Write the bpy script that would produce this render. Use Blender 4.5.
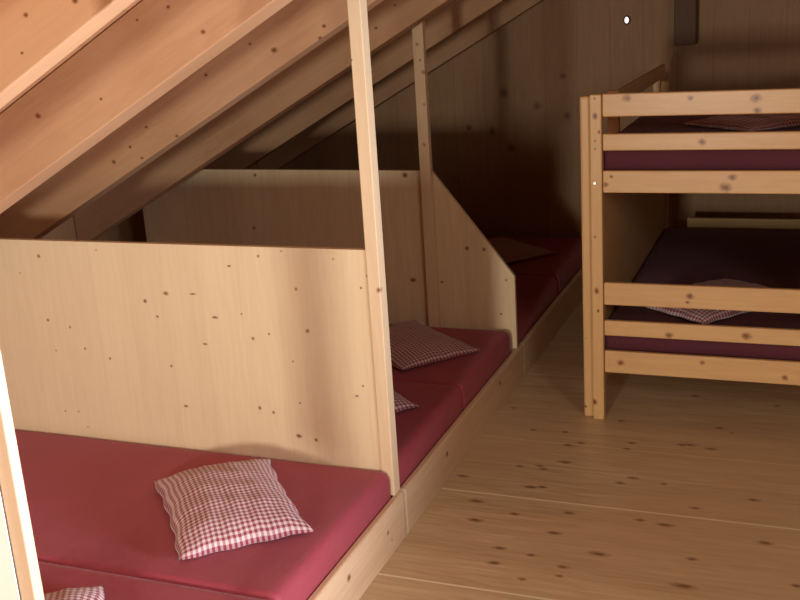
import bpy, bmesh, math, random
from mathutils import Vector, Matrix
random.seed(7)
scene = bpy.context.scene
for o in list(bpy.data.objects):
    bpy.data.objects.remove(o)
COL = scene.collection

# ------------------------------------------------------------------ camera
F_PX = 1051.46
YAW, PITCH, ROLL = -0.388629, -0.279896, -0.065080
cy, sy, cp, sp = math.cos(YAW), math.sin(YAW), math.cos(PITCH), math.sin(PITCH)
W = Vector((sy*cp, cy*cp, sp))
R0 = Vector((cy, -sy, 0)); U0 = R0.cross(W)
R = R0*math.cos(ROLL) + U0*math.sin(ROLL)
U = -R0*math.sin(ROLL) + U0*math.cos(ROLL)
CAM = Vector((0, 0, 1.9))
cd = bpy.data.cameras.new('camera'); cd.sensor_width = 36; cd.lens = F_PX/800*36
cd.clip_start = 0.05
co = bpy.data.objects.new('camera', cd); COL.objects.link(co)
m = Matrix((R, U, -W)).transposed().to_4x4(); m.translation = CAM
co.matrix_world = m
scene.camera = co

# ------------------------------------------------------------------ view, world, daylight
scene.view_settings.view_transform = 'Standard'
scene.view_settings.look = 'None'
scene.view_settings.gamma = 1
scene.view_settings.use_curve_mapping = False
scene.view_settings.exposure = 0.0
world = bpy.data.worlds.new('world'); scene.world = world
world.use_nodes = True
world.node_tree.nodes['Background'].inputs[0].default_value = (0.75, 0.85, 1, 1)
world.node_tree.nodes['Background'].inputs[1].default_value = 1.0

def area(name, loc, aim, sx, sz, power, color, spread=math.pi):
    l = bpy.data.lights.new(name, 'AREA'); l.shape = 'RECTANGLE'; l.size = sx; l.size_y = sz
    l.energy = power; l.color = color; l.spread = spread
    o = bpy.data.objects.new(name, l); COL.objects.link(o)
    o.location = loc
    o.rotation_euler = (Vector(aim)-Vector(loc)).to_track_quat('-Z', 'Y').to_euler()
    return o
# daylight coming in through the high window of the near gable, left of the viewer
area('window_daylight', (-1.07, -2.40, 1.22), (-1.07, 3.0, 1.12), 0.30, 0.44, 116, (1.0, 0.93, 0.80))
# daylight of the low window in the right-hand wall, outside the frame
area('side_window_daylight', (2.5, 1.8, 0.80), (-1.8, 1.60, 1.45), 0.9, 0.6, 50, (0.97, 0.95, 1.0), math.radians(62))

# added soft neutral fill under the right-hand roof slope, no known window
area('roof_fill', (1.9, 0.2, 2.45), (-0.3, 3.6, 0.3), 0.8, 0.8, 24, (1.0, 0.95, 0.88))

# ------------------------------------------------------------------ pixel <-> place (800x600 frame)
def ray(x, y):
    return R*((x-400)/F_PX) - U*((y-300)/F_PX) + W
def onX(x, y, X):
    d = ray(x, y); return CAM + d*((X-CAM.x)/d.x)
def onY(x, y, Y):
    d = ray(x, y); return CAM + d*((Y-CAM.y)/d.y)
def onZ(x, y, Z):
    d = ray(x, y); return CAM + d*((Z-CAM.z)/d.z)

# ------------------------------------------------------------------ materials
class NT:
    def __init__(s, name):
        s.m = bpy.data.materials.new(name); s.m.use_nodes = True
        s.t = s.m.node_tree; s.n = s.t.nodes; s.b = s.n['Principled BSDF']
    def new(s, typ, **k):
        n = s.n.new(typ)
        for a, v in k.items(): setattr(n, a, v)
        return n
    def put(s, sock, v):
        if hasattr(v, 'is_linked') or isinstance(v, bpy.types.NodeSocket): s.t.links.new(v, sock)
        else: sock.default_value = v
    def math(s, op, a, b=0.0, c=None, clamp=False):
        n = s.new('ShaderNodeMath', operation=op, use_clamp=clamp)
        s.put(n.inputs[0], a); s.put(n.inputs[1], b)
        if c is not None: s.put(n.inputs[2], c)
        return n.outputs[0]
    def vec(s, op, a, b):
        n = s.new('ShaderNodeVectorMath', operation=op); s.put(n.inputs[0], a); s.put(n.inputs[1], b)
        return n.outputs['Value'] if op in ('DOT_PRODUCT', 'LENGTH') else n.outputs[0]
    def mix(s, f, a, b, mode='MIX'):
        n = s.new('ShaderNodeMix', data_type='RGBA', blend_type=mode)
        s.put(n.inputs[0], f)
        for i, v in ((6, a), (7, b)):
            if isinstance(v, tuple) and len(v) == 3: v = v + (1,)
            s.put(n.inputs[i], v)
        return n.outputs[2]
    def noise(s, v, scale, detail=3, rough=.5):
        n = s.new('ShaderNodeTexNoise'); s.put(n.inputs['Vector'], v)
        n.inputs['Scale'].default_value = scale; n.inputs['Detail'].default_value = detail
        n.inputs['Roughness'].default_value = rough
        return n.outputs['Fac']
    def rng(s, v, a, b, c=0, d=1, smooth=True):
        n = s.new('ShaderNodeMapRange'); n.interpolation_type = 'SMOOTHSTEP' if smooth else 'LINEAR'
        s.put(n.inputs[0], v)
        for i, x in enumerate((a, b, c, d)): n.inputs[i+1].default_value = x
        return n.outputs[0]

def wood(name, base, dark, axis=(0, 0, 1), knots=(), rand=0.0, grain=.35, rough=.55, seams=None, boards=None, spec=.3, tint=None, ks=1.0, kst=1.0):
    """procedural softwood: grain running along axis, knots at given places (x,y,z,rx,ry,rz), optional scattered knots"""
    N = NT(name)
    pos = N.new('ShaderNodeNewGeometry').outputs['Position']
    A = Vector(axis).normalized()
    B = A.cross(Vector((0, 0, 1)) if abs(A.z) < .9 else Vector((0, 1, 0))).normalized(); Cc = A.cross(B)
    u = N.vec('DOT_PRODUCT', pos, tuple(A)); v = N.vec('DOT_PRODUCT', pos, tuple(B)); w = N.vec('DOT_PRODUCT', pos, tuple(Cc))
    def comb(a, b, c):
        n = N.new('ShaderNodeCombineXYZ'); N.put(n.inputs[0], a); N.put(n.inputs[1], b); N.put(n.inputs[2], c); return n.outputs[0]
    loc = comb(u, v, w)
    gl = comb(N.math('MULTIPLY', u, .06), v, w)
    gm = comb(N.math('MULTIPLY', u, .12), v, w)
    warp = N.noise(loc, 3.0, 2)
    g1 = N.noise(gl, 60, 3, .6); g2 = N.noise(gm, 9, 3, .5); g3 = N.noise(loc, 1.6, 2)
    wv = N.math('SINE', N.math('MULTIPLY', N.math('ADD', g2, N.math('MULTIPLY', warp, .15)), 60))
    g = N.math('ADD', N.math('MULTIPLY', N.rng(g1, .35, .65), .45), N.math('MULTIPLY', N.math('MULTIPLY_ADD', wv, .5, .5), .25))
    g = N.math('ADD', g, N.math('MULTIPLY', N.rng(g2, .35, .65), .35))
    col = N.mix(N.math('MULTIPLY', g, grain), base, dark)
    if tint:
        col = N.mix(N.math('MULTIPLY', N.rng(g3, .38, .62), .5), col, tint)
    if boards:      # (axis vector, width, strength): boards of slightly differing tone
        bd = N.math('DIVIDE', N.vec('DOT_PRODUCT', pos, boards[0]), boards[1])
        wn = N.new('ShaderNodeTexWhiteNoise', noise_dimensions='1D'); N.put(wn.inputs['W'], N.math('FLOOR', bd))
        k = N.math('MULTIPLY_ADD', wn.outputs['Value'], boards[2], 1-boards[2]*.6)
        kc = N.new('ShaderNodeCombineColor')
        for i in range(3): N.put(kc.inputs[i], k)
        col = N.mix(1.0, col, kc.outputs[0], 'MULTIPLY')
        fr = N.math('FRACT', bd)
        ed = N.math('MINIMUM', fr, N.math('SUBTRACT', 1.0, fr))
        col = N.mix(N.math('MULTIPLY', N.rng(ed, .0, .006/boards[1]*1.0, 1, 0), boards[3] if len(boards) > 3 else .5), col, tuple(c*.5 for c in dark))
    kd = (dark[0]*.30, dark[1]*.20, dark[2]*.14); ring = (dark[0]*.62, dark[1]*.46, dark[2]*.34)
    if rand > 0:
        vo = N.new('ShaderNodeTexVoronoi'); N.put(vo.inputs['Vector'], comb(N.math('MULTIPLY', u, .45), v, w)); vo.inputs['Scale'].default_value = 5.5
        cl = N.new('ShaderNodeSeparateColor'); N.put(cl.inputs[0], vo.outputs['Color'])
        rad = N.math('MULTIPLY', N.rng(cl.outputs[0], 1-rand, 1, 0, .1, False), 1.0)
        dd = N.math('DIVIDE', vo.outputs['Distance'], N.math('ADD', rad, .0001))
        dd = N.math('ADD', dd, N.math('MULTIPLY', N.math('SUBTRACT', g1, .5), .5))
        col = N.mix(N.rng(dd, .55, 1.15, .75, 0), col, ring)
        col = N.mix(N.rng(dd, .15, .6, .7, 0), col, kd)
    if knots:
        acc = None
        for (x, y, z, a, b, c) in knots:
            d = N.vec('SUBTRACT', pos, (x, y, z)); d = N.vec('MULTIPLY', d, (1/(a*ks), 1/(b*ks), 1/(c*ks)))
            L = N.vec('LENGTH', d, (0, 0, 0))
            acc = L if acc is None else N.math('MINIMUM', acc, L)
        acc = N.math('ADD', acc, N.math('MULTIPLY', N.math('SUBTRACT', N.noise(loc, 60, 2), .5), .9))
        col = N.mix(N.rng(acc, .8, 1.6, .6*kst, 0), col, ring)
        col = N.mix(N.rng(acc, .3, .95, .85*kst, 0), col, kd)
    if seams:       # light filler lines across the floor
        sx = N.new('ShaderNodeSeparateXYZ'); N.put(sx.inputs[0], pos)
        for (yy, wd, st) in seams:
            f = N.rng(N.math('ABSOLUTE', N.math('SUBTRACT', sx.outputs[1], yy)), wd*.4, wd, st, 0)
            col = N.mix(f, col, (min(1, base[0]*1.6), min(1, base[1]*1.7), min(1, base[2]*1.9)))
    N.put(N.b.inputs['Base Color'], col)
    N.b.inputs['Roughness'].default_value = rough
    N.b.inputs['Specular IOR Level'].default_value = spec
    bm_ = N.new('ShaderNodeBump'); bm_.inputs['Strength'].default_value = .06; bm_.inputs['Distance'].default_value = .004
    N.put(bm_.inputs['Height'], g1); N.put(N.b.inputs['Normal'], bm_.outputs[0])
    return N.m

def cloth(name, base, sheen=.25, rough=.8, var=.15):
    N = NT(name)
    p = N.new('ShaderNodeTexCoord').outputs['Object']
    n1 = N.noise(p, 3.5, 3)
    col = N.mix(N.math('MULTIPLY', N.rng(n1, .3, .7), var), base, tuple(c*.6 for c in base))
    N.put(N.b.inputs['Base Color'], col)
    N.b.inputs['Roughness'].default_value = rough
    N.b.inputs['Sheen Weight'].default_value = sheen
    N.b.inputs['Sheen Tint'].default_value = (1, .75, .85, 1)
    bp = N.new('ShaderNodeBump'); bp.inputs['Strength'].default_value = .35; bp.inputs['Distance'].default_value = .012
    N.put(bp.inputs['Height'], N.noise(p, 7, 4, .55)); N.put(N.b.inputs['Normal'], bp.outputs[0])
    return N.m

def gingham(name, white, red, period=.0175):
    N = NT(name)
    uv = N.new('ShaderNodeUVMap').outputs[0]
    s = N.new('ShaderNodeSeparateXYZ'); N.put(s.inputs[0], uv)
    k = 2*math.pi/period
    def band(o):
        w = N.math('SINE', N.math('MULTIPLY', o, k))
        return N.rng(w, -.25, .25)
    a = band(s.outputs[0]); b = band(s.outputs[1])
    f = N.math('MULTIPLY', N.math('ADD', a, b), .5)
    mid = tuple(.42*w_+.58*r_ for w_, r_ in zip(white, red))
    col = N.mix(N.rng(f, 0, .5, 0, 1, False), white, mid)
    col = N.mix(N.rng(f, .5, 1, 0, 1, False), col, red)
    N.put(N.b.inputs['Base Color'], col)
    N.b.inputs['Roughness'].default_value = .85
    N.b.inputs['Sheen Weight'].default_value = .15
    return N.m

def plain(name, col, rough=.5, metal=0, emit=0):
    N = NT(name)
    p = N.new('ShaderNodeTexCoord').outputs['Object']
    N.put(N.b.inputs['Base Color'], N.mix(N.math('MULTIPLY', N.noise(p, 20), .25), col, tuple(c*.8 for c in col)))
    N.b.inputs['Roughness'].default_value = rough; N.b.inputs['Metallic'].default_value = metal
    if emit:
        N.b.inputs['Emission Color'].default_value = (*col, 1); N.b.inputs['Emission Strength'].default_value = emit
    return N.m

# ------------------------------------------------------------------ object helpers
def obj(name, bm, mat, parent=None, origin=None, bevel=0, seg=2, smooth=False, kind=None):
    me = bpy.data.meshes.new(name)
    bmesh.ops.recalc_face_normals(bm, faces=bm.faces)
    if parent is not None and origin is None: origin = parent.location
    if origin is not None: bmesh.ops.translate(bm, verts=bm.verts, vec=-Vector(origin))
    bm.to_mesh(me); bm.free()
    me.materials.append(mat)
    o = bpy.data.objects.new(name, me); COL.objects.link(o)
    if parent is not None: o.parent = parent
    elif origin is not None: o.location = origin
    if bevel:
        b = o.modifiers.new('bevel', 'BEVEL'); b.width = bevel; b.segments = seg; b.limit_method = 'ANGLE'
        b.harden_normals = False
    if smooth:
        for p in me.polygons: p.use_smooth = True
    if kind: o['kind'] = kind
    return o
def root(name, loc):
    o = bpy.data.objects.new(name, None); COL.objects.link(o); o.location = loc; o.empty_display_size = .1
    return o
def tag(o, label, cat, group=None):
    o['label'] = label; o['category'] = cat
    if group: o['group'] = group
    return o
def box(x0, x1, y0, y1, z0, z1, bm=None):
    bm = bm or bmesh.new()
    v = [bm.verts.new((x, y, z)) for x in (x0, x1) for y in (y0, y1) for z in (z0, z1)]
    for f in ((0, 1, 3, 2), (4, 6, 7, 5), (0, 4, 5, 1), (2, 3, 7, 6), (0, 2, 6, 4), (1, 5, 7, 3)):
        bm.faces.new([v[i] for i in f])
    return bm
def prism_xz(pts, y0, y1, bm=None):
    bm = bm or bmesh.new()
    a = [bm.verts.new((x, y0, z)) for x, z in pts]; b = [bm.verts.new((x, y1, z)) for x, z in pts]
    bm.faces.new(a); bm.faces.new(b[::-1])
    for i in range(len(pts)):
        j = (i+1) % len(pts); bm.faces.new((a[i], b[i], b[j], a[j]))
    return bm

# ------------------------------------------------------------------ palette
SPRUCE = (.80, .66, .43); SPRUCE_D = (.52, .30, .15)
PINE = (.74, .48, .22); PINE_D = (.50, .22, .07)
ROOF = (.54, .32, .18); ROOF_D = (.36, .17, .07)

# roof line: underside of the rafters on the bed side
RM = .537
def zr(X): return 1.75 + RM*(X+1.78)
RIDGE = .8; EAVE = -3.75; H = .27
def zs(X): return zr(X) + H if X <= RIDGE else zr(RIDGE) + H - RM*(X-RIDGE)
XR = 2.6; YN = -2.5; YF = 6.85

# ------------------------------------------------------------------ setting
kn = []
for (x, y, r_) in [(463,476,1.3),(568,445,1.2),(581,443,1),(633,478,1.2),(540,466,1.0),(544,469,.9),(520,466,1),(565,462,1.5),(531,487,1.5),(542,487,1),
                   (475,520,1.5),(514,514,1),(569,513,1.0),(554,533,1.3),(499,548,1.2),(531,555,.8),(494,563,1.2),(522,579,.7),(599,554,1.8),(563,567,1),(559,576,.7),
                   (476,501,1.6),(621,421,.8),(711,449,1.2),(719,428,1),(732,433,.5),(690,445,1.2),(682,445,1),(627,449,.9),(632,443,1.0),(620,483,1),(664,484,.8),
                   (665,525,1.5),(765,543,1.3),(692,559,1.0),(683,586,2.0),(754,500,1.2),(695,508,1),(598,554,1.5),(777,406,.8),(695,396,.8),(565,432,.8),(514,408,.8),(533,430,.8),(797,586,1.0),(640,520,1)]:
    p = onZ(x, y, 0); kn.append((p.x, p.y, 0, .019*r_, .0095*r_**.5, .02))
floor_m = wood('floor_spruce_panels', (.75,.60,.38), (.48,.32,.17), (1, 0, 0), kn, kst=.85, rand=.05, grain=.75, rough=.38, spec=.4,
               seams=[(2.93, .007, .6), (3.60, .007, .6), (4.135, .006, .25), (3.885, .006, .18), (4.95, .007, .35), (1.6, .007, .6), (5.6, .007, .3)],
               boards=((0, 1, 0), .134, .10, .0), tint=(.62, .45, .26))
obj('floor', box(EAVE-.1, XR+.3, YN-.1, YF+.1, -.15, 0), floor_m, kind='structure')

kn = []
for (x, y, r_) in [(504,93,1.5),(537,106,1.2),(567,116,1.2),(469,128,1),(492,131,1.2),(511,148,1.2),(563,76,1),(427,31,1)]:
    p = onY(x, y, YF); kn.append((p.x, p.y, p.z, .020*r_, .02, .022*r_))
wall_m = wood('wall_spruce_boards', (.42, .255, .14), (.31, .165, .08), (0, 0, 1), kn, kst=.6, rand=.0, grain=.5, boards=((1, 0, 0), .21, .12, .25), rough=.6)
zE = zs(EAVE); zX = zs(XR)
gable = [(EAVE, 0), (XR, 0), (XR, zX), (RIDGE, zs(RIDGE)), (EAVE, zE)]
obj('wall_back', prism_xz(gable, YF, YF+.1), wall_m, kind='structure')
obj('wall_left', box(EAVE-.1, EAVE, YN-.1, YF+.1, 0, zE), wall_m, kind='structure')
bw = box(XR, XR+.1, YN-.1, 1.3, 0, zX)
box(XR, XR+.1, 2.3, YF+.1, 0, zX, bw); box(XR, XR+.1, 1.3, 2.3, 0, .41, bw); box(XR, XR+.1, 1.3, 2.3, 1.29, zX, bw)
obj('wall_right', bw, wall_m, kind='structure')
# near gable with its window opening (behind the viewer)
bmw = bmesh.new()
op = [(-1.42, -.88, 1.0, 1.60)]
def col_poly(xa, xb, z0, top=None):
    ta = zs(xa) if top is None else top; tb = zs(xb) if top is None else top
    pts = [(xa, z0), (xb, z0), (xb, tb)]
    if top is None and xa < RIDGE < xb: pts.append((RIDGE, zs(RIDGE)))
    pts.append((xa, ta)); prism_xz(pts, YN-.1, YN, bmw)
col_poly(EAVE, -1.42, 0); col_poly(-1.42, -.88, 0, 1.0); col_poly(-1.42, -.88, 1.60)
col_poly(-.88, XR, 0)
obj('wall_front', bmw, wall_m, kind='structure')
for i, (a, b, c, d) in enumerate(op):
    bf = bmesh.new()
    for q in ((a, a+.03, c, d), (b-.03, b, c, d), (a, b, c, c+.03), (a, b, d-.03, d)):
        box(q[0], q[1], YN-.08, YN-.03, q[2], q[3], bf)
    obj('window_%d' % (i+1), bf, wall_m, kind='structure')

bf = bmesh.new()
for q in ((1.3, 1.34, .45, 1.25), (2.26, 2.3, .45, 1.25), (1.3, 2.3, .41, .45), (1.3, 2.3, 1.25, 1.29)):
    box(XR+.01, XR+.06, q[0], q[1], q[2], q[3], bf)
obj('window_2', bf, wall_m, kind='structure')
bf = bmesh.new()
for (xa, xb, ya, yb) in ((1.45, 1.50, -.25, .65), (2.35, 2.40, -.25, .65), (1.5, 2.35, -.25, -.2), (1.5, 2.35, .6, .65)):
    prism_xz([(xa, zs(xa)-.03), (xb, zs(xb)-.03), (xb, zs(xb)-.001), (xa, zs(xa)-.001)], ya, yb, bf)
obj('window_3', bf, wall_m, kind='structure')  # unseen frame added around the fill lamp
roof_m = wood('roof_sheathing', (.50, .27, .14), (.34, .15, .07), (0, 1, 0), rand=.08, boards=((1, 0, 0), .18, .12, .5))
th = .08
bmc = prism_xz([(EAVE-.1, zs(EAVE-.1)), (RIDGE, zs(RIDGE)), (XR+.1, zs(XR+.1)), (XR+.1, zs(XR+.1)+th), (RIDGE, zs(RIDGE)+th), (EAVE-.1, zs(EAVE-.1)+th)], YN-.1, YF+.1)
obj('ceiling', bmc, roof_m, kind='structure')

# ------------------------------------------------------------------ rafters
rk = {2: [(38,116,1.3),(101,99,.7),(203,32,1),(168,7,.8),(137,20,.6)], 3: [(206,75,1),(146,127,.9),(177,136,1),(114,162,1.3),(130,147,.9),(142,158,.8),(250,44,.8),(324,26,1),(320,38,1),(274,50,1.6),(323,68,1)], 4: [(376,28,1),(395,5,.8)]}
rk[1] = [(22,53,.5),(26,15,.8),(75,1,.9)]
raf = [(1, 2.00, 2.08, 'roof rafter at the upper left corner, pinkish with a pale underside'),
       (2, 2.80, 2.93, 'tan roof rafter with broad pale underside, second from the upper left'),
       (3, 3.64, 3.74, 'orange-brown roof rafter crossing directly behind the tall front post'),
       (4, 4.56, 4.67, 'brown roof rafter that the thin rear post reaches up to'),
       (5, 5.60, 5.70, 'dim brown roof rafter crossing just behind the thin rear post'),
       (6, 6.62, 6.70, 'darkest roof rafter, close in front of the far gable wall'),
       ]
for (i, y0, y1, lab) in raf:
    kn = []
    for (x, y, r_) in rk.get(i, []):
        p = onY(x, y, y0); kn.append((p.x, p.y, p.z, .008*r_, .012, .006*r_))
    mt = wood('rafter_wood_%d' % i, ROOF, ROOF_D, (1, 0, RM), kn, rand=.0, grain=.4, tint=(.60, .37, .22))
    top = H-.002
    b = prism_xz([(EAVE+.005, zr(EAVE+.005)), (RIDGE, zr(RIDGE)), (RIDGE, zr(RIDGE)+top), (EAVE+.005, zr(EAVE+.005)+top)], y0, y1)
    o = obj('rafter', b, mt, origin=(-1.78, y0, 1.75), bevel=.004)
    tag(o, lab, 'rafter', 'sloping roof rafters')
# two more behind/over the viewer, part of the shell
for i, y0 in enumerate((1.18, .35)):
    b = prism_xz([(EAVE+.005, zr(EAVE+.005)), (RIDGE, zr(RIDGE)), (RIDGE, zr(RIDGE)+H-.002), (EAVE+.005, zr(EAVE+.005)+H-.002)], y0, y0+.09)
    obj('trim_%d' % (i+1), b, mt, kind='structure')

# ------------------------------------------------------------------ bed row
MT = .278   # mattress top
# platform under the mattresses
plat_m = wood('platform_wood', SPRUCE, SPRUCE_D, (0, 1, 0))
obj('trim_3', box(EAVE+.01, -1.378, 1.46, YF-.005, .0, .09), plat_m, kind='structure')

rail_k = []
for (x, y, r_) in [(349,578,1),(447,454,1),(388,533,.6),(392,540,.4),(500,383,1)]:
    p = onX(x, y, -1.347); rail_k.append((p.x, p.y, p.z, .012, .013*r_, .011*r_))
rail_m = wood('rail_wood', (.76,.56,.37), SPRUCE_D, (0, 1, 0), rail_k, grain=.35, seams=[(3.222, .008, .5), (4.905, .012, .5)])
def rail(y0, y1, lab):
    pts = [(-1.376, 0), (-1.347, 0), (-1.347, .166)]
    pts += [(-1.357+.010*math.cos(t), .168+.010*math.sin(t)) for t in [math.pi/2*k/8 for k in range(1, 9)]]
    pts += [(-1.370, .178), (-1.376, .172)]
    o = obj('bed_rail', prism_xz(pts, y0, y1), rail_m, origin=(-1.38, y0, 0))
    return tag(o, lab, 'bed rail', 'long boards edging the row of mattresses')
rail(.9, 3.2005, 'pale wooden bed edge board nearest the viewer, one knot, ending at the tall front post')
rail(3.2035, 4.884, 'middle wooden bed edge board between the tall front post and the slanted partition')
rail(4.887, YF-.005, 'far wooden bed edge board beyond the slanted partition, in shade')

k1 = []
def K(lst, Y, out, s=.0052):
    for q in lst:
        x, y = q[0], q[1]; r_ = q[2] if len(q) > 2 else 1; ax = q[3] if len(q) > 3 else 1
        p = onY(x, y, Y); out.append((p.x, p.y, p.z, s*r_*ax, s*2, s*r_))
    return out
K([(38.5,256,1.2),(145,301,1.3),(165.5,293.5,1.3,1.6),(157.5,316.5,1),(48,320,1),(70,327,1,.8),(85,348.5,.9),(110,358.5,.9),(171.5,366,.9),(56,350.5,.6),(20,273,.6),(96,250,.6),
   (258,256,1),(229,266,.7,2),(193,294,.6,4),(215,317.5,.9,2.6),(205,344,.7,2.6),(241.5,314,.7),(296,289,1.2,.8),(253,338.5,1.1),(269,334,.7),(307.5,331,1.3),
   (293,361.5,.7),(363,386,.7),(300,403,.7),(260,408,1.2),(273.5,412.5,1.1,.8),(299,436,1.4,1.4),(316,440,1.2),(186,406,.9,2),(357,396,.7,2),(361,288,.8),(367.5,276,.9),(281,251,.6),(333,259,.6),
   (88,427,.6),(65.5,411,.6),(78.5,411.5,.6)], 3.168, k1)
P1 = wood('front_partition_wood', SPRUCE, SPRUCE_D, (0, 0, 1), k1, grain=.15, rough=.5, boards=((1, 0, 0), .16, .025, .04))
k2 = []
K([(467,248.5,1.3),(484,249.5,1.1),(405,175,1.6),(413,280,1.4,1.5),(442,282,.8,1.4),(506,280,.8),(501,314,.7),(254,228,1.2),(255,175,1)], 4.812, k2, .0075)
P2 = wood('rear_partition_wood', SPRUCE, SPRUCE_D, (0, 0, 1), k2, grain=.25, rough=.5, boards=((1, 0, 0), .16, .025, .04))
XL = -3.475
p = obj('partition_board', prism_xz([(XL, .09), (-1.412, .09), (-1.412, 1.087), (XL+.02, 1.087), (XL, 1.06)], 3.168, 3.192), P1, origin=(-2.4, 3.17, .09), bevel=.002)
tag(p, 'large pale plywood partition with many small knots, joined to the tall front post', 'partition', 'partitions between the mattresses')
p = obj('partition_board', prism_xz([(XL, .09), (-1.378, .09), (-1.378, .18), (-1.358, .18), (-1.358, .553), (-1.763, 1.075), (XL+.08, 1.085), (XL, 1.05)], 4.812, 4.836), P2, origin=(-2.4, 4.81, .09), bevel=.002)
tag(p, 'rear wooden partition with a slanted cut corner, behind the tall front post', 'partition', 'partitions between the mattresses')
# white glare left of the near post, built as an added sheet
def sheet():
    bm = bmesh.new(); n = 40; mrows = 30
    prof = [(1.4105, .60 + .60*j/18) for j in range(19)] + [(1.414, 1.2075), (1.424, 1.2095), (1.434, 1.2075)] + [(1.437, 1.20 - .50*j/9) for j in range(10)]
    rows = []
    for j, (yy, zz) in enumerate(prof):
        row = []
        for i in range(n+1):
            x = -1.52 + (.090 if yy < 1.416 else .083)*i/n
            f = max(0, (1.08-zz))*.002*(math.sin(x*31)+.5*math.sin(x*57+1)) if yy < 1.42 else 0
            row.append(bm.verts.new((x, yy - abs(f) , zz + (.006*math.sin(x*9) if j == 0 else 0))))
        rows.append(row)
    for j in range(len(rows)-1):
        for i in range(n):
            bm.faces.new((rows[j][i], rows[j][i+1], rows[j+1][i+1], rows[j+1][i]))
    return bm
sh = obj('glare_sheet', sheet(), cloth('white_glare', (.93, .93, .93), .1, .9, .02), origin=(-1.52, 1.41, 1.2), smooth=True)
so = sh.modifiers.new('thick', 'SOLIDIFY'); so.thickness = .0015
tag(sh, 'white glare left of the pale post at the lower left edge, built as a thin sheet', 'glare')

# posts
pk = K([(379,290,1)], 3.168, [], .008); pk += K([(352,60,.6)], 3.168, [], .006)
pm = wood('post_wood', (.80, .64, .43), SPRUCE_D, (0, 0, 1), pk, grain=.2)
o = obj('upright_post', box(-1.4115, -1.3655, 3.164, 3.220, .1775, zs(-1.4115)-.003), pm, origin=(-1.39, 3.19, .178), bevel=.003)
tag(o, 'tall pale square post standing on the bed edge board beside the large partition', 'post', 'posts between bed boards and rafters')
pk = K([(424,72,1),(421,60,.7),(425,104,.7),(425,144,.8),(418,44,.8)], 4.785, [], .010)
pm2 = wood('rear_post_wood', (.78, .60, .39), SPRUCE_D, (0, 0, 1), pk, grain=.25)
o = obj('upright_post', box(-1.806, -1.752, 4.772, 4.810, MT-.01, zs(-1.806)-.003), pm2, origin=(-1.78, 4.79, MT), bevel=.003)
tag(o, 'thin upright post in front of the slanted partition, reaching the rafters', 'post', 'posts between bed boards and rafters')
pm0 = wood('near_post_wood', (.66, .50, .36), SPRUCE_D, (0, 0, 1), K([(20,481,1)], 1.417, [], .003), grain=.15)
o = obj('upright_post', box(-1.4355, -1.396, 1.417, 1.443, .1775, zs(-1.4355)-.003), pm0, origin=(-1.415, 1.42, .178), bevel=.003)
tag(o, 'pale post cut off at the lower left edge of the photo, beside white glare', 'post', 'posts between bed boards and rafters')

# mattresses
red = cloth('red_fitted_sheet', (.37, .052, .080), .14, .75, .2)
def mattress(y0, y1, lab, x0=-3.42, x1=-1.3765, z0=.0905, z1=MT, mat=red, name='mattress', rnd=.045, ry=.014, group='red mattresses in the row on the left', sag=.006):
    bm = bmesh.new()
    nx, ny = 44, 22
    cx, cy_, hx, hy = (x0+x1)/2, (y0+y1)/2, (x1-x0)/2, (y1-y0)/2
    def ring_pt(u, v):
        return u, v
    bot = {}; topv = {}
    def pos(i, n, h):       # denser near the ends
        t = -1 + 2*i/n
        return h*math.sin(t*math.pi/2*.92)/math.sin(math.pi/2*.92)
    for i in range(nx+1):
        for j in range(ny+1):
            x = pos(i, nx, hx); y = pos(j, ny, hy)
            dx = max(0, abs(x)-(hx-rnd)); dy = max(0, abs(y)-(hy-ry))
            d = min(1, math.hypot(dx/rnd, dy/ry))
            dz = rnd*(1-math.sqrt(max(0, 1-d*d)))
            sx_, sy_ = x, y
            if dx > 0 and dy > 0 and math.hypot(dx/rnd, dy/ry) > 1:
                q = math.hypot(dx/rnd, dy/ry); sx_ = math.copysign(hx-rnd+dx/q, x); sy_ = math.copysign(hy-ry+dy/q, y)
            wob = sag*math.sin(x*5+y*3+y0)*math.sin(y*7+x)*(1-d)*.6 - sag*.5*(1-d)*0
            topv[i, j] = bm.verts.new((cx+sx_, cy_+sy_, z1-dz+wob))
            bot[i, j] = bm.verts.new((cx+sx_, cy_+sy_, z0+.3*dz))
    for i in range(nx):
        for j in range(ny):
            bm.faces.new((topv[i, j], topv[i+1, j], topv[i+1, j+1], topv[i, j+1]))
            bm.faces.new((bot[i, j], bot[i, j+1], bot[i+1, j+1], bot[i+1, j]))
    for i in range(nx):
        bm.faces.new((topv[i, 0], bot[i, 0], bot[i+1, 0], topv[i+1, 0]))
        bm.faces.new((topv[i, ny], topv[i+1, ny], bot[i+1, ny], bot[i, ny]))
    for j in range(ny):
        bm.faces.new((topv[0, j], topv[0, j+1], bot[0, j+1], bot[0, j]))
        bm.faces.new((topv[nx, j], bot[nx, j], bot[nx, j+1], topv[nx, j+1]))
    return bm
def place_mattress(y0, y1, lab, z1=MT, rnd=.032):
    o = obj('mattress', mattress(y0, y1, lab, z1=z1, rnd=rnd), red, origin=((-3.42-1.3765)/2, (y0+y1)/2, .09), smooth=True)
    return tag(o, lab, 'mattress', 'red mattresses in the row on the left')
place_mattress(1.4505, 2.300, 'red mattress in the lower left corner, under the pillow cut off by the frame')
place_mattress(2.303, 3.163, 'brightest red mattress, in front of the large partition under the big checked pillow')
place_mattress(3.230, 4.000, 'dark red mattress just behind the tall front post, mostly hidden', .289, .03)
place_mattress(4.003, 4.768, 'dark red mattress against the slanted partition, under the half-hidden checked pillow', .289, .03)
place_mattress(4.842, 5.80, 'near mattress beyond the slanted partition, deep maroon in shade', .289, .03)
place_mattress(5.803, 6.78, 'farthest mattress of the row, against the gable wall', .289, .03)

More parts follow.
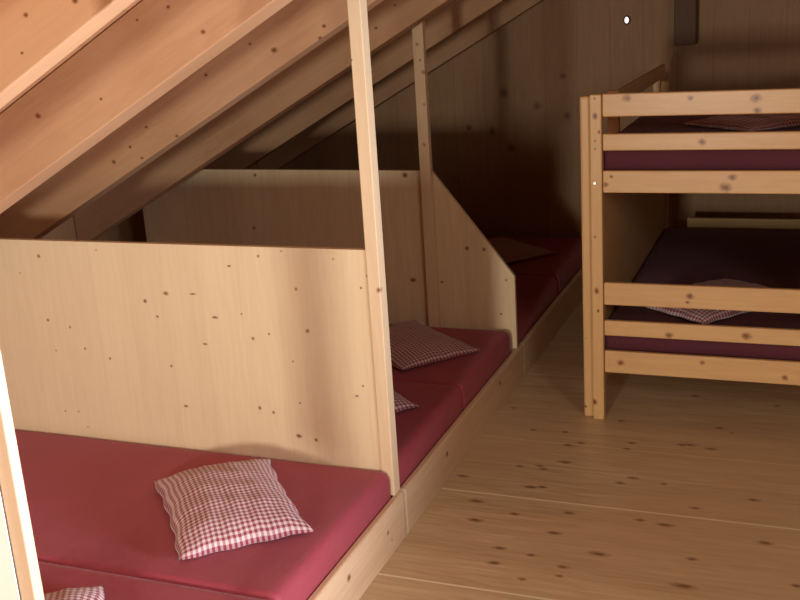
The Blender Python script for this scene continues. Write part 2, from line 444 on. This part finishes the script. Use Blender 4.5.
# pillows
ging = gingham('red_white_gingham', (.72, .60, .62), (.26, .03, .06))
def pillow(cx, cy_, ang, lab, z=MT, w=.61, d=.425, h=.085, mat=ging, seed=0, group='checked pillows'):
    rr = random.Random(seed)
    bm = bmesh.new(); uvl = bm.loops.layers.uv.new('UVMap')
    nx, ny = 48, 34
    ph = [rr.uniform(0, 6.28) for _ in range(8)]
    top = {}; bot = {}; uvd = {}
    for i in range(nx+1):
        for j in range(ny+1):
            u = -1+2*i/nx; v = -1+2*j/ny
            pu = (1-abs(u)**2.6); pv = (1-abs(v)**2.6)
            t = (max(pu, 0)*max(pv, 0))**.55
            x = w/2*u*(1-.055*(1-v*v)**1) ; y = d/2*v*(1-.07*(1-u*u)**1)
            # wrinkles running inward from the seams
            wr = (.0022*math.sin(u*17+ph[0]+2*math.sin(v*3+ph[1]))+.0018*math.sin(v*15+ph[2]+2*math.sin(u*4+ph[3])))*t
            wr += .0035*math.sin(u*34+ph[4])*(1-pv)*t + .0035*math.sin(v*28+ph[5])*(1-pu)*t
            lump = 1+.08*math.sin(u*2.5+ph[6])*math.sin(v*2.2+ph[7])
            edge_z = .010+.006*(u*u*v*v)
            zt = edge_z + h*t*lump + wr
            zb = max(.001, edge_z-.004 - .014*t)
            x += .004*math.sin(v*11+ph[1])*abs(u)**4; y += .004*math.sin(u*13+ph[2])*abs(v)**4
            top[i, j] = bm.verts.new((x, y, zt))
            e = i in (0, nx) or j in (0, ny)
            bot[i, j] = top[i, j] if e else bm.verts.new((x, y, zb))
            uvd[top[i, j]] = (u*w/2, v*d/2); uvd[bot[i, j]] = (u*w/2, v*d/2)
    for i in range(nx):
        for j in range(ny):
            for q in ((top[i, j], top[i+1, j], top[i+1, j+1], top[i, j+1]), (bot[i, j], bot[i, j+1], bot[i+1, j+1], bot[i+1, j])):
                f = bm.faces.new(q)
                for l in f.loops: l[uvl].uv = uvd[l.vert]
    o = obj('pillow', bm, mat, smooth=True)
    o.location = (cx, cy_, z+.004); o.rotation_euler = (0, 0, math.radians(ang))
    return tag(o, lab, 'pillow', group)
pillow(-1.795, 2.745, -49, 'red and white checked pillow lying in full view on the brightest mattress', seed=3)
pillow(-1.875, 1.83, -52, 'red and white checked pillow cut off by the bottom left edge of the photo', seed=5)
pillow(-1.785, 4.43, -39, 'dim checked pillow with its corner pointing at the aisle, near the slanted partition', seed=8, h=.05, z=.289)
pillow(-1.825, 3.735, -42, 'checked pillow of which only a small corner shows past the tall front post', seed=9, h=.06, z=.289)
pillow(-1.86, 6.31, -39, 'barely visible pillow on the farthest mattress by the gable wall', seed=11, h=.04, z=.289)

# ------------------------------------------------------------------ bunk bed
BY = 4.43
BR = root('bunk_bed', (-.42, 5.45, 0))
tag(BR, 'varnished pine bunk bed with horizontal end rails, standing right of the aisle', 'bunk bed')
def bk(lst, Y=BY, s=.012):
    out = []
    for q in lst:
        x, y = q[0], q[1]; r_ = q[2] if len(q) > 2 else 1
        p = onY(x, y, Y); out.append((p.x, p.y, p.z, s*1.2*r_, s*2, s*r_))
    return out
postk = [(x, y, z, a*.6, b, c) for (x, y, z, a, b, c) in bk([(594.5,98.5,.4),(595,116,1),(599,132,.7),(595,141,.4),(595,149,.4),(595,183,.7),(595,237,.4),(596.5,291,1),(598,311,.6),(594.5,402,1.1),(605,185,1.0)])]
PPm = wood('bunk_post_pine', PINE, PINE_D, (0, 0, 1), postk, kst=1.15, grain=.25, rough=.35, spec=.5)
PPo = wood('bunk_post_outer_pine', PINE, PINE_D, (0, 0, 1), bk([(585.5,406.5,.5),(586,338,.2)], BY+.02), grain=.25, rough=.35, spec=.5)
def part(name, x0, x1, y0, y1, z0, z1, mat, bevel=.005):
    return obj(name, box(x0, x1, y0, y1, z0, z1), mat, parent=BR, bevel=bevel)
BX0, BX1 = -.944, .235; BYE = 6.57
part('post', -.9025, -.8525, BY, BY+.048, 0, 1.460, PPm)
part('post', -.949, -.9030, BY+.022, BY+.075, 0, 1.452, PPo, .010)
part('post', BX1-.0925, BX1-.0475, BY, BY+.048, 0, 1.460, PPo)
part('post', BX1-.0455, BX1, BY+.022, BY+.075, 0, 1.452, PPo, .010)
for xa in (-.8965, BX1-.0925):
    part('post', xa, xa+.045, BYE-.048, BYE, 0, 1.32, PPo)
for xa in (-.944, BX1-.0455):
    part('post', xa, xa+.0455, BYE-.075, BYE-.022, 0, 1.345, PPo, .010)
rails = [(1.365, 1.461, [(626.5,98.5,1.2),(690,98.5,.8),(756,98.5,1.3),(757,111,1)]),
         (1.223, 1.294, [(701.5,142.5,1)]),
         (1.043, 1.138, [(611,177,.5),(605.5,185,.8),(732,178,1),(725,188,1.4)]),
         (.543, .645, [(689.5,297,1),(687,303,.6)]),
         (.401, .471, [(668.5,336,1),(746.5,337,1.2)]),
         (.227, .330, [(620.5,363.5,1),(702,363.5,.7),(785,378.5,.8)])]
for i, (a, b, ks_) in enumerate(rails):
    mr = wood('bunk_rail_pine_%d' % (i+1), PINE, PINE_D, (1, 0, 0), bk(ks_), kst=1.15, grain=.3, rough=.35, spec=.5)
    part('end_rail', -.8505, BX1-.0935, BY+.010, BY+.034, a, b, mr)
    if i in (2, 5): part('end_rail', -.8505, BX1-.0935, BYE-.034, BYE-.010, a, b, PPo)
hb = wood('bunk_headboard_pine', (.70, .50, .22), PINE_D, (1, 0, 0), bk([(716,226,.8),(746,226,.8)], BYE), rough=.4)
q0 = onY(687, 218, BYE-.06)
part('headboard', q0.x, BX1-.12, BYE-.06, BYE-.036, .36, q0.z, hb)
side_m = wood('bunk_side_pine', (.66, .45, .22), PINE_D, (0, 1, 0), bk([(620,242,1)], 4.8), rough=.45)
part('side_panel', -.884, -.866, BY+.06, BYE-.05, .24, 1.04, side_m, .003)
part('side_panel', BX1-.075, BX1-.057, BY+.06, BYE-.05, .24, 1.04, side_m, .003)
part('side_rail', -.938, -.905, BY+.078, BYE-.078, 1.05, 1.14, PPo)
part('side_rail', BX1-.04, BX1-.007, BY+.078, BYE-.078, 1.05, 1.14, PPo)
part('guard_rail', -.895, -.872, 5.00, BYE-.05, 1.345, 1.42, side_m)
part('guard_post', -.925, -.872, 4.955, 4.995, 1.06, 1.425, PPo)
part('slat_base', -.860, BX1-.08, BY+.05, BYE-.065, .27, .298, side_m, .002)
part('slat_base', -.860, BX1-.08, BY+.05, BYE-.05, 1.065, 1.095, side_m, .002)
# bolts on the post
bolt_m = plain('zinc_bolt', (.75, .72, .68), .35, .9)
for (x, y) in [(595, 183)]:
    p = onY(x, y, BY); b = bmesh.new()
    bmesh.ops.create_cone(b, cap_ends=True, segments=16, radius1=.009, radius2=.007, depth=.006,
                          matrix=Matrix.Translation((p.x, BY-.003, p.z)) @ Matrix.Rotation(math.pi/2, 4, 'X'))
    o = obj('bolt', b, bolt_m, parent=BR); o['label'] = 'small bright metal bolt'
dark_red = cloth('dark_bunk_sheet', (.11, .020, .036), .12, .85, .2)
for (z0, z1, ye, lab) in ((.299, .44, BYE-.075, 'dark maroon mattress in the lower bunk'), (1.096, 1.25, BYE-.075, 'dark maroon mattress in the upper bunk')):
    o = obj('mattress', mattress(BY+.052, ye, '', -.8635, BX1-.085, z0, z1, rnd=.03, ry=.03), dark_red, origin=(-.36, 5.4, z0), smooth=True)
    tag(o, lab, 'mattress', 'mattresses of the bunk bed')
pillow(-.41, 4.86, 52, 'dim checked pillow on the lower bunk, behind the bunk rails', z=.441, seed=21, h=.07, group='pillows on the bunk bed')
pillow(-.22, 5.02, 48, 'dim checked pillow on the upper bunk, seen between the top two rails', z=1.251, seed=22, h=.045, group='pillows on the bunk bed')

# ------------------------------------------------------------------ far end details
hp = wood('dark_hanging_timber', (.13, .065, .03), (.08, .04, .02), (0, 0, 1))
hx0, hx1 = onY(674, 40, 6.70).x, onY(695.5, 40, 6.70).x
o = obj('hanging_post', box(hx0, hx1, 6.70, 6.82, onY(685, 45, 6.70).z, zs(hx0)-.004), hp, origin=((hx0+hx1)/2, 6.76, 1.55), bevel=.004)
tag(o, 'dark square timber hanging from the roof, cut off above the bunk bed', 'hanging post')
p = onY(627, 20, YF)
L = root('bright_spot', (p.x, YF, p.z))  # small emissive white spot inside a dark rim
tag(L, 'tiny bright white spot with a dark rim, high on the far gable wall', 'light')
b = bmesh.new(); bmesh.ops.create_cone(b, cap_ends=True, segments=24, radius1=.024, radius2=.021, depth=.012, matrix=Matrix.Translation((p.x, YF-.006, p.z)) @ Matrix.Rotation(math.pi/2, 4, 'X') @ Matrix.Scale(1.2, 4, (0, 1, 0)))
obj('rim', b, plain('dark_rim', (.05, .02, .01), .6), parent=L)
b = bmesh.new(); bmesh.ops.create_uvsphere(b, u_segments=20, v_segments=12, radius=.0145, matrix=Matrix.Translation((p.x, YF-.013, p.z)) @ Matrix.Diagonal((.9, .5, 1.35, 1)))
obj('spot_core', b, plain('glowing_core', (1, .86, .76), .4, 0, 1.3), parent=L, smooth=True)
